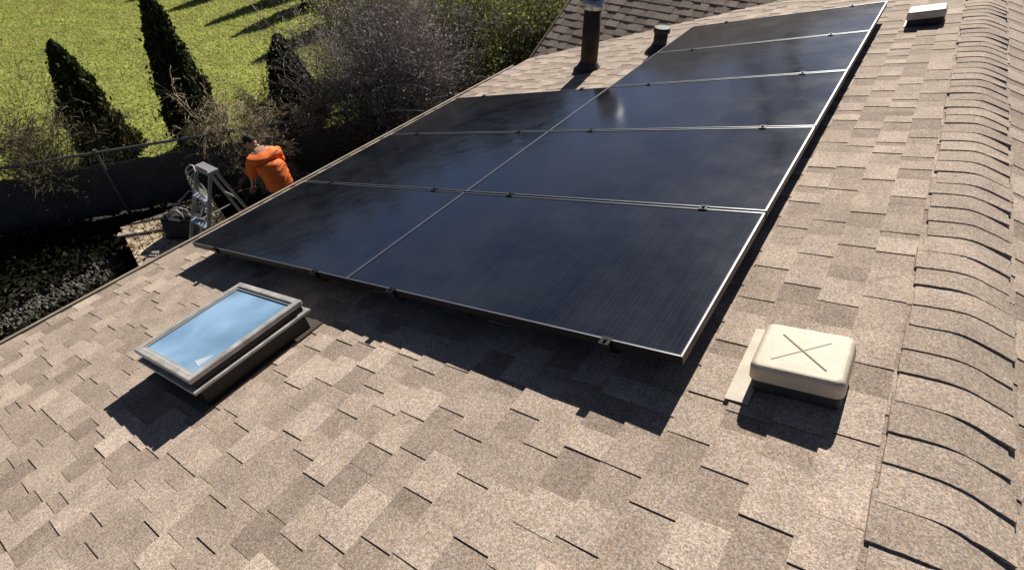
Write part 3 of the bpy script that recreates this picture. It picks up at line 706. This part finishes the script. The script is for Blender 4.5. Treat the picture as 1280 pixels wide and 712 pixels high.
m = MB(); m.box(-.155, .155, -.06, .075, HT-.05, HT); m.box(-.12, .12, -.05, -.03, HT+.0005, HT+.02); m.build('top_cap', M_ALU, ld, bevel=.008, seg=2)

rp = empty('safety_rope', (-6.05, 1.40, GZ)); tag(rp, 'grey rope looped over the top of the step ladder', 'rope')
for q_ in range(4):
    r_ = random.Random(q_+3); pts = []
    for i in range(26):
        a_ = i/25*2*math.pi; pts.append((-.13+.05*q_*.6+.03*math.sin(a_*2+q_)+.10*math.sin(a_), -.10-.02*q_+.03*math.cos(a_*3), HT-.22-.03*q_+.24*math.cos(a_)))
    m = MB(); m.tube(pts, .010, 6); m.build('loop', pbr('rope', (.40, .38, .34), .8, 0, .3, 60), rp, True)
m = MB(); m.tube([(-.12, -.1, HT-.40), (-.18, -.25, HT-.7), (-.22, -.3, HT-1.0), (-.3, -.35, HT-1.4), (-.5, -.4, .33)], .010, 6); m.build('tail', MATS['rope'], rp, True)

# ---------------------------------------------------------------- worker
def skin_mesh(name, nodes, edges, root, mat, sub=2, warp=0., smooth=True):
    me = bpy.data.meshes.new(name+'_rig'); me.from_pydata([n[0] for n in nodes], edges, []); o = bpy.data.objects.new(name+'_rig', me); COL.objects.link(o)
    md = o.modifiers.new('skin', 'SKIN'); md.use_smooth_shade = True
    for i, n in enumerate(nodes):
        sv = me.skin_vertices[0].data[i]; r = n[1]; sv.radius = (r, r) if not hasattr(r, '__len__') else r; sv.use_root = (i == root)
    sb = o.modifiers.new('sub', 'SUBSURF'); sb.levels = sub; sb.render_levels = sub
    dg = bpy.context.evaluated_depsgraph_get(); out = bpy.data.meshes.new_from_object(o.evaluated_get(dg)); out.name = name
    bpy.data.objects.remove(o); bpy.data.meshes.remove(me)
    if warp:
        for v in out.vertices:
            p = v.co*9; s = mnoise.noise(Vector((p.x*.8, p.y*.8, p.z*2.2))); v.co += v.normal*s*warp
    out.materials.clear(); out.materials.append(mat); out.polygons.foreach_set('use_smooth', [True]*len(out.polygons)); return out
person = empty('person', (-6.32, 2.42, GZ-.0)); person.rotation_euler.z = R(84); person.scale = (.97, .97, .97)
tag(person, 'person in orange t-shirt bending forward below the eave beside the ladder', 'person')
# local: x right, y forward, z up
nd = [((0, .00, .96), (.15, .11)), ((0, .07, 1.10), (.14, .10)), ((0, .17, 1.27), (.165, .11)), ((0, .25, 1.39), (.13, .09)), ((-.01, .33, 1.435), .058), ((-.02, .40, 1.465), .055),
      ((-.185, .26, 1.37), .062), ((-.24, .29, 1.11), .046), ((-.22, .42, .91), .034), ((-.22, .46, .85), (.035, .02)), ((-.23, .50, .81), (.036, .017)),
      ((.185, .26, 1.37), .062), ((.235, .33, 1.12), .046), ((.20, .50, 1.00), .034), ((.19, .55, .96), (.035, .02)), ((.17, .60, .92), (.036, .017)),
      ((-.095, 0, .90), .085), ((-.11, .05, .50), .06), ((-.12, -.02, .09), .042), ((-.12, .10, .035), .038),
      ((.095, 0, .90), .085), ((.12, .03, .50), .06), ((.13, -.06, .09), .042), ((.14, .06, .035), .038)]
ed = [(0,1),(1,2),(2,3),(3,4),(4,5),(3,6),(6,7),(7,8),(8,9),(9,10),(3,11),(11,12),(12,13),(13,14),(14,15),(0,16),(16,17),(17,18),(18,19),(0,20),(20,21),(21,22),(22,23)]
for base, c0, dirv in ((10, Vector((-.23, .50, .81)), Vector((.02, .35, -.9))), (15, Vector((.17, .60, .92)), Vector((-.25, .6, -.6)))):
    dirv.normalize(); side = Vector((1, 0, 0))
    for k, (off, ln) in enumerate(((-.027, .062), (-.009, .072), (.009, .068), (.026, .054))):
        i = len(nd); a_ = c0+side*off+dirv*.025; b_ = a_+dirv*ln*.55; e_ = b_+(dirv+Vector((0, -.5, -.3))).normalized()*ln*.5
        nd += [(tuple(a_), .0095), (tuple(b_), .0088), (tuple(e_), .0075)]; ed += [(base, i), (i, i+1), (i+1, i+2)]
    sgn = 1 if base == 10 else -1; i = len(nd); a_ = c0+side*sgn*.035-dirv*.03; b_ = a_+(dirv+side*sgn*.9).normalized()*.035; e_ = b_+dirv*.03
    nd += [(tuple(a_), .011), (tuple(b_), .010), (tuple(e_), .0085)]; ed += [(base-1, i), (i, i+1), (i+1, i+2)]
body = skin_mesh('body', nd, ed, 0, M_SKIN, 2)
# head joined to the neck inside the same mesh
bm = bmesh.new(); bm.from_mesh(body)
HC = Vector((-.03, .475, 1.495)); HR = Matrix.Rotation(R(14), 3, 'Z') @ Matrix.Rotation(R(-60), 3, 'X')
geo = bmesh.ops.create_icosphere(bm, subdivisions=4, radius=1)['verts']
def headshape(p, s=1.):
    q = Vector((p.x*.076, p.y*.098, p.z*.118))
    if p.z < 0: q.x *= 1-.22*(-p.z)**1.5; q.y *= 1-.10*(-p.z)
    if p.y > 0:
        q.y *= 1-.10*max(0, p.z)                                                        # forehead
        q += Vector((0, .026*math.exp(-((p.x/.16)**2+((p.z+.22)/.2)**2)), 0))           # nose
        q -= Vector((0, .010*(math.exp(-(((p.x-.36)/.16)**2+((p.z-.03)/.12)**2))+math.exp(-(((p.x+.36)/.16)**2+((p.z-.03)/.12)**2))), 0))   # eye sockets
        q += Vector((0, .008*math.exp(-((p.x/.3)**2+((p.z+.55)/.08)**2))-.005*math.exp(-((p.x/.28)**2+((p.z+.62)/.03)**2))+.010*math.exp(-((p.x/.25)**2+((p.z+.9)/.15)**2)), 0))
    q += Vector((math.copysign(.016, p.x)*math.exp(-(((abs(p.x)-.98)/.12)**2+((p.y+.05)/.16)**2+((p.z+.08)/.24)**2)), 0, 0))    # ears
    return q*s
src = {w: w.co.copy() for w in geo}
for w in geo: w.co = HC+HR @ headshape(src[w])
bm.to_mesh(body); bm.free(); body.polygons.foreach_set('use_smooth', [True]*len(body.polygons)); link('body', body, person)
bm = bmesh.new(); geo = bmesh.ops.create_icosphere(bm, subdivisions=4, radius=1)['verts']
kill = [w for w in geo if (w.co.y > .35 and w.co.z < .62+.2*mnoise.noise(w.co*4)) or (w.co.z < -.42 and w.co.y > -2) or (abs(w.co.x) > .8 and w.co.z < -.02)]
bmesh.ops.delete(bm, geom=kill, context='VERTS')
for w in bm.verts: p = w.co.copy(); w.co = HC+HR @ (headshape(p)*1.065+p*.004*mnoise.noise(p*14))
me = bpy.data.meshes.new('hair'); bm.to_mesh(me); bm.free(); me.materials.append(M_HAIR); me.polygons.foreach_set('use_smooth', [True]*len(me.polygons)); h = link('hair', me, person)
md = h.modifiers.new('thick', 'SOLIDIFY'); md.thickness = .012
sn = [((0, -.01, .86), (.215, .16)), ((0, .02, 1.0), (.215, .165)), ((0, .09, 1.14), (.22, .17)), ((0, .17, 1.28), (.225, .165)), ((0, .245, 1.375), (.20, .135)), ((-.01, .285, 1.435), (.085, .078)),
      ((-.20, .24, 1.345), .082), ((-.235, .265, 1.20), .096), ((-.25, .285, 1.10), .094), ((.20, .24, 1.345), .082), ((.225, .29, 1.20), .094), ((.24, .32, 1.12), .092)]
se = [(0,1),(1,2),(2,3),(3,4),(4,5),(4,6),(6,7),(7,8),(4,9),(9,10),(10,11)]
link('shirt', skin_mesh('shirt', sn, se, 0, M_ORANGE, 3, .014), person)
tn = [((0, .0, .97), (.175, .125)), ((0, 0, .89), (.17, .12)), ((-.10, .0, .82), .105), ((-.115, .05, .50), .085), ((-.12, -.01, .11), .068), ((.10, .0, .82), .105), ((.125, .03, .50), .085), ((.13, -.05, .11), .068)]
link('trousers', skin_mesh('trousers', tn, [(0,1),(1,2),(2,3),(3,4),(1,5),(5,6),(6,7)], 0, M_JEAN, 2, .012), person)
for x, y in ((-.12, 0), (.135, -.04)):
    bn = [((x, y-.03, .12), .062), ((x, y-.03, .052), .055), ((x, y+.08, .046), .05), ((x, y+.17, .038), .042)]
    link('boot', skin_mesh('boot', bn, [(0,1),(1,2),(2,3)], 0, M_BOOT, 2), person)

# ---------------------------------------------------------------- trees beyond the roof (seen mirrored in the panels)
def bare_tree(loc, H, seed, label):
    t = empty('bare_tree', loc); tag(t, label, 'tree', 'bare trees mirrored in the panels')
    r_ = random.Random(seed); m = MB(); pts = [(r_.uniform(-.06, .06)*k, r_.uniform(-.06, .06)*k, H*k/8) for k in range(9)]
    m.tube(pts, [.42-.042*k for k in range(9)], 10); m.build('trunk', M_BARK, t, True)
    segs = []
    def grow(p, d, L, r, lev):
        for i in range(4):
            d = (d+Vector((r_.gauss(0, .2), r_.gauss(0, .2), r_.gauss(.06, .1)))).normalized(); q = p+d*L/4; segs.append((p, q, r, r*.8)); p = q; r *= .8
            if lev < 3 and r_.random() < .85: grow(p, (d+Vector((r_.gauss(0, .7), r_.gauss(0, .7), r_.gauss(.1, .4)))).normalized(), L*.55, r*.65, lev+1)
    for k in range(3, 9):
        for _ in range(3):
            a = r_.uniform(0, 6.28); grow(Vector(pts[k]), Vector((math.cos(a), math.sin(a), .6)).normalized(), H*.28, .09-.006*k, 0)
    link('crown', seg_mesh('crown', segs, M_TWIG, (.075, .06, .048)), t)
bare_tree((-11.6, 36.0, GZ), 17, 1, 'left of two tall bare trees mirrored in the farthest panels')
bare_tree((-9.4, 36.5, GZ), 17.5, 2, 'right of two tall bare trees mirrored in the farthest panels')
n = 26000; az = rng.uniform(R(-115), R(30), n); dist = rng.uniform(44, 58, n)
top = np.array([7.6+3.2*mnoise.noise(Vector((a*5, 0, 0)))+2.6*mnoise.noise(Vector((a*19, 3, 0))) for a in az])
zz = GZ+top*rng.beta(1.3, 1.0, n); P = np.stack([np.sin(az)*dist, np.cos(az)*dist, zz], 1)
c = np.array([[.06, .06, .035]])*rng.uniform(.4, 1.6, (n, 1))
o = link('far_woodland', leaves('far_woodland', P, 1.1, c, up=.2, aspect=.7)); tag(o, 'far-off wood around the neighbourhood, mirrored in the panels', 'woodland', kind='stuff')
